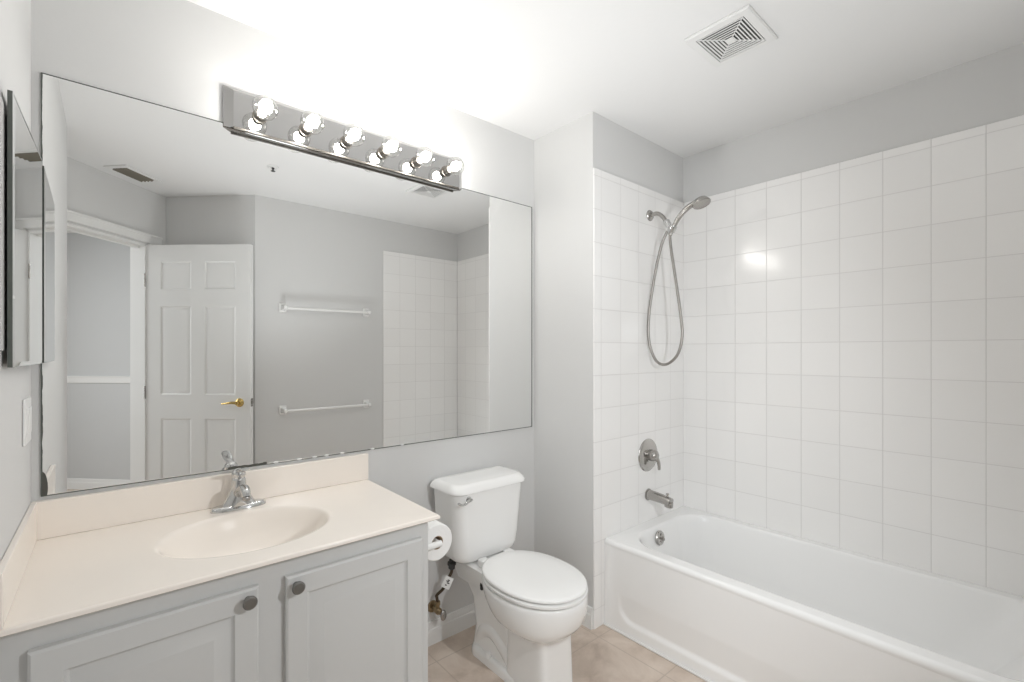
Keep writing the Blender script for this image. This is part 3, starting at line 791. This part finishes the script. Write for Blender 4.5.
# overflow plate on the drain-end wall of the basin
ox, oz = 2.322, 0.352
oy = TY1 - 0.078 - 0.0075
ax = Vector((0, -1, 0.115)).normalized()
m = MB().lathe([(0.036, -0.003), (0.0365, 0.004), (0.033, 0.009), (0.02, 0.011), (0.018, 0.008), (0.0, 0.008)], (ox, oy, oz), ax, 32)
ov = m.build('overflow_plate', DCHR, tb)
m = MB().lathe([(0.006, 0.005), (0.006, 0.013), (0.0, 0.0145)], (ox, oy, oz - 0.018), ax, 12).lathe([(0.006, 0.005), (0.006, 0.013), (0.0, 0.0145)], (ox, oy, oz + 0.018), ax, 12)
m.box(ox - 0.004, ox + 0.004, oy - 0.03, oy - 0.006, oz - 0.006, oz + 0.006, 0.002)
q = m.build('trip_lever', NICKEL, ov); q.location = (0, 0, 0)

# ================================================================== SHOWER FITTINGS
WY = YP - T - 0.0004
ts = thing('tub_spout', 'brushed metal tub spout on the tile above the tub drain end', 'tub spout', (2.354, WY, 0.545))
m = MB()
m.lathe([(0.031, 0), (0.031, 0.004), (0.027, 0.007)], (2.354, WY, 0.548), (0, -1, 0), 28)
m.tube([(2.354, WY - 0.001 - 0.13 * k / 12, 0.548 - 0.012 * (k / 12) ** 2) for k in range(13)], [(0.0265 - 0.003 * k / 12, 0.0265 - 0.004 * k / 12) for k in range(13)], 24)
m.lathe([(0.021, 0), (0.0205, 0.022), (0.0, 0.028)], (2.354, WY - 0.118, 0.512), (0, -0.12, 1), 24)
m.build('spout_body', NICKEL, ts, 45)
m = MB().lathe([(0.005, 0), (0.005, 0.014), (0.008, 0.016), (0.008, 0.022), (0.0, 0.024)], (2.354, WY - 0.112, 0.556), (0, 0, 1), 14)
m.build('diverter_knob', NICKEL, ts)

vv = thing('shower_valve', 'round chrome shower valve with a lever above the tub spout', 'shower valve', (2.349, WY, 0.755))
m = MB().lathe([(0.086, 0), (0.086, 0.003), (0.080, 0.009), (0.060, 0.013), (0.040, 0.014), (0.036, 0.018), (0.0, 0.018)], (2.349, WY, 0.757), (0, -1, 0), 48)
m.build('escutcheon', DCHR, vv, 50)
m = MB().lathe([(0.030, 0.014), (0.030, 0.034), (0.027, 0.050), (0.018, 0.057), (0.0, 0.059)], (2.349, WY, 0.760), (0, -1, 0), 32)
m.tube(bez([(2.349, WY - 0.045, 0.760), (2.353, WY - 0.058, 0.738), (2.358, WY - 0.062, 0.712), (2.361, WY - 0.060, 0.690)], 8), [(0.016 - 0.006 * k / 24, 0.010 - 0.003 * k / 24) for k in range(25)], 16)
m.build('valve_handle', NICKEL, vv, 50)

SX = 2.368
sh = thing('hand_shower', 'brushed nickel hand shower with a looping hose on the tiled end wall', 'shower head', (SX, WY, 2.02))
m = MB().lathe([(0.029, 0), (0.029, 0.003), (0.024, 0.010), (0.012, 0.014)], (SX, WY, 2.027), (0, -1, 0), 28)
m.tube(bez([(SX, WY - 0.005, 2.027), (SX, WY - 0.045, 2.028), (SX, WY - 0.076, 2.004), (SX, WY - 0.100, 1.970)], 8), 0.0105, 16)
m.build('shower_arm', NICKEL, sh, 50)
m = MB()
m.sphere((SX, WY - 0.099, 1.971), 0.0175, 18, 12)
m.lathe([(0.0155, 0), (0.0165, 0.018), (0.013, 0.026), (0.012, 0.052)], (SX, WY - 0.100, 1.969), (0, -0.5, -0.80), 18)
m.lathe([(0.020, -0.016), (0.021, 0.0), (0.020, 0.018)], (SX, WY - 0.130, 1.931), (0, -0.50, 0.80), 20)
m.build('swivel_bracket', CHROME, sh, 50)
hp = bez([(SX, WY - 0.117, 1.900), (SX, WY - 0.132, 1.930), (SX, WY - 0.162, 1.975), (SX, WY - 0.190, 2.003), (SX, WY - 0.220, 2.022), (SX, WY - 0.252, 2.033)], 8)
m = MB().tube(hp, [(0.0105 + 0.004 * k / 40, 0.0105 + 0.004 * k / 40) for k in range(41)], 16)
m.build('handle', NICKEL, sh, 50)
fd = Vector((-0.10, -0.36, -1.0)).normalized()
hc = Vector((SX, WY - 0.282, 2.028))
m = MB().lathe([(0.0, -0.026), (0.016, -0.024), (0.032, -0.014), (0.041, 0.0), (0.043, 0.006), (0.041, 0.011), (0.037, 0.012), (0.034, 0.009), (0.0, 0.010)], hc, fd, 32)
hdp = m.build('spray_head', NICKEL, sh, 50)
# hose: starts at the arm bracket, hangs, returns to the handle foot
hs = bez([(SX + 0.004, WY - 0.100, 1.925), (SX - 0.004, WY - 0.070, 1.85), (SX - 0.016, WY - 0.040, 1.70), (SX - 0.030, WY - 0.016, 1.50), (SX - 0.034, WY - 0.018, 1.36), (SX - 0.028, WY - 0.052, 1.262),
          (SX - 0.020, WY - 0.104, 1.238), (SX - 0.010, WY - 0.162, 1.285), (SX - 0.004, WY - 0.186, 1.38), (SX, WY - 0.174, 1.50), (SX, WY - 0.144, 1.70), (SX, WY - 0.122, 1.84), (SX, WY - 0.117, 1.900)], 14)
m = MB().tube(hs, 0.0072, 12)
m.build('hose', mat('ribbed_steel_hose', (0.36, 0.345, 0.325), 0.35, 1.0, bump=0.4, bscale=500), sh, 60)

# ================================================================== CEILING FITTINGS
ef = thing('exhaust_fan_grille', 'square white exhaust fan grille on the ceiling near the tub', 'ceiling vent', (1.881, -1.04, ZC))
gx, gy = 1.881, -1.0405; ghx, ghy = 0.124, 0.112
m = MB()
def fr(hx0, hy0, z0, hx1, hy1, z1): return None
def rect(hx_, hy_, z): return [(gx - hx_, gy - hy_, z), (gx + hx_, gy - hy_, z), (gx + hx_, gy + hy_, z), (gx - hx_, gy + hy_, z)]
m.loft([rect(ghx, ghy, ZC - 0.0005), rect(ghx, ghy, ZC - 0.006), rect(ghx - 0.004, ghy - 0.004, ZC - 0.010), rect(ghx - 0.029, ghy - 0.029, ZC - 0.0115), rect(ghx - 0.030, ghy - 0.030, ZC - 0.004)], False, False)
m.build('grille_frame', GRILLE, ef, 20)
for k in range(7):
    s0 = 1 - (k + 0.12) / 7.6; s1 = 1 - (k + 0.58) / 7.6
    ix, iy = ghx - 0.031, ghy - 0.031
    m = MB().loft([rect(ix * s0, iy * s0, ZC - 0.0108), rect(ix * s1, iy * s1, ZC - 0.0100), rect(ix * s1, iy * s1, ZC - 0.0085), rect(ix * s0, iy * s0, ZC - 0.0093), rect(ix * s0, iy * s0, ZC - 0.0108)], False, False)
    m.build('louvre', GRILLE, ef, 15)
m = MB().box(gx - 0.014, gx + 0.014, gy - 0.012, gy + 0.012, ZC - 0.012, ZC - 0.007, 0.001)
for sx in (-1, 1):
    for sy in (-1, 1):
        m.tube([(gx + sx * 0.012, gy + sy * 0.010, ZC - 0.008), (gx + sx * (ghx - 0.032), gy + sy * (ghy - 0.032), ZC - 0.008)], 0.002, 6)
m.build('grille_centre', GRILLE, ef)
MB().box(gx - ghx + 0.029, gx + ghx - 0.029, gy - ghy + 0.029, gy + ghy - 0.029, ZC - 0.005, ZC - 0.0008).build('duct_shade', mat('fan_housing_shade', (0.12, 0.12, 0.115), 0.8), ef)  # dark plate that paints in the shade inside the fan housing

rg_ = thing('air_register', 'white ceiling air register with dark louvres, seen in the mirror', 'ceiling vent', (0.28, -1.97, ZC))
Mr = Matrix.Translation((0.282, -1.972, ZC)) @ Matrix.Rotation(R(-45), 4, 'Z')
m = MB()
for x0, x1, y0, y1 in ((-0.135, 0.135, -0.075, -0.050), (-0.135, 0.135, 0.050, 0.075), (-0.135, -0.105, -0.050, 0.050), (0.105, 0.135, -0.050, 0.050)):
    m.box(x0, x1, y0, y1, -0.008, -0.0005, 0.002, 2, Mr)
m.build('register_frame', GRILLE, rg_)
MB().box(-0.105, 0.105, -0.050, 0.050, -0.003, -0.0006, 0, 1, Mr).build('duct_shade', DARK, rg_)  # near-black plate standing in for shade behind the louvres
for k in range(4):
    y = -0.036 + k * 0.024
    MB().box(-0.105, 0.105, -0.009, 0.009, -0.0012, 0.0012, 0, 1, Mr @ Matrix.Translation((0, y, -0.009)) @ Matrix.Rotation(R(40), 4, 'X')).build('louvre', REGDK, rg_)

sk = thing('fire_sprinkler', 'small ceiling fire sprinkler, seen in the mirror', 'sprinkler', (0.931, -1.294, ZC))
MB().lathe([(0.034, 0), (0.034, 0.003), (0.022, 0.008), (0.020, 0.005)], (0.931, -1.294, ZC - 0.0005), (0, 0, -1), 28).build('trim_ring', GRILLE, sk)
m = MB().lathe([(0.008, 0.004), (0.007, 0.012), (0.004, 0.015), (0.004, 0.024)], (0.931, -1.294, ZC), (0, 0, -1), 14)
m.lathe([(0.013, 0.024), (0.013, 0.026)], (0.931, -1.294, ZC), (0, 0, -1), 16)
m.build('sprinkler_head', DARK, sk)

# ================================================================== TOWEL BARS
def towel_bar(z, label):
    t_ = thing('towel_bar', label, 'towel bar', (1.477, YB, z), 'towel bars on the wall opposite the mirror')
    for x in (1.152, 1.802):
        m = MB()
        m.box(x - 0.026, x + 0.026, YB + 0.0005, YB + 0.012, z - 0.032, z + 0.036, 0.005, 3)
        m.loft([rrect(x - 0.017, x + 0.017, z - 0.02, z + 0.024, 0.008, 0), rrect(x - 0.014, x + 0.014, z - 0.017, z + 0.018, 0.008, 0.035), rrect(x - 0.013, x + 0.013, z - 0.016, z + 0.015, 0.008, 0.07), rrect(x - 0.010, x + 0.010, z - 0.012, z + 0.011, 0.006, 0.076)],
               M=Matrix(((1, 0, 0, 0), (0, 0, 1, YB + 0.011), (0, 1, 0, 0), (0, 0, 0, 1))))
        m.build('post', CHINA, t_)
    MB().lathe([(0.0095, 0), (0.0095, 0.65)], (1.152, YB + 0.066, z - 0.002), (1, 0, 0), 18).build('rail', PLAST, t_)
towel_bar(1.628, 'upper white towel bar on the wall seen in the mirror')
towel_bar(0.868, 'lower white towel bar on the wall seen in the mirror')
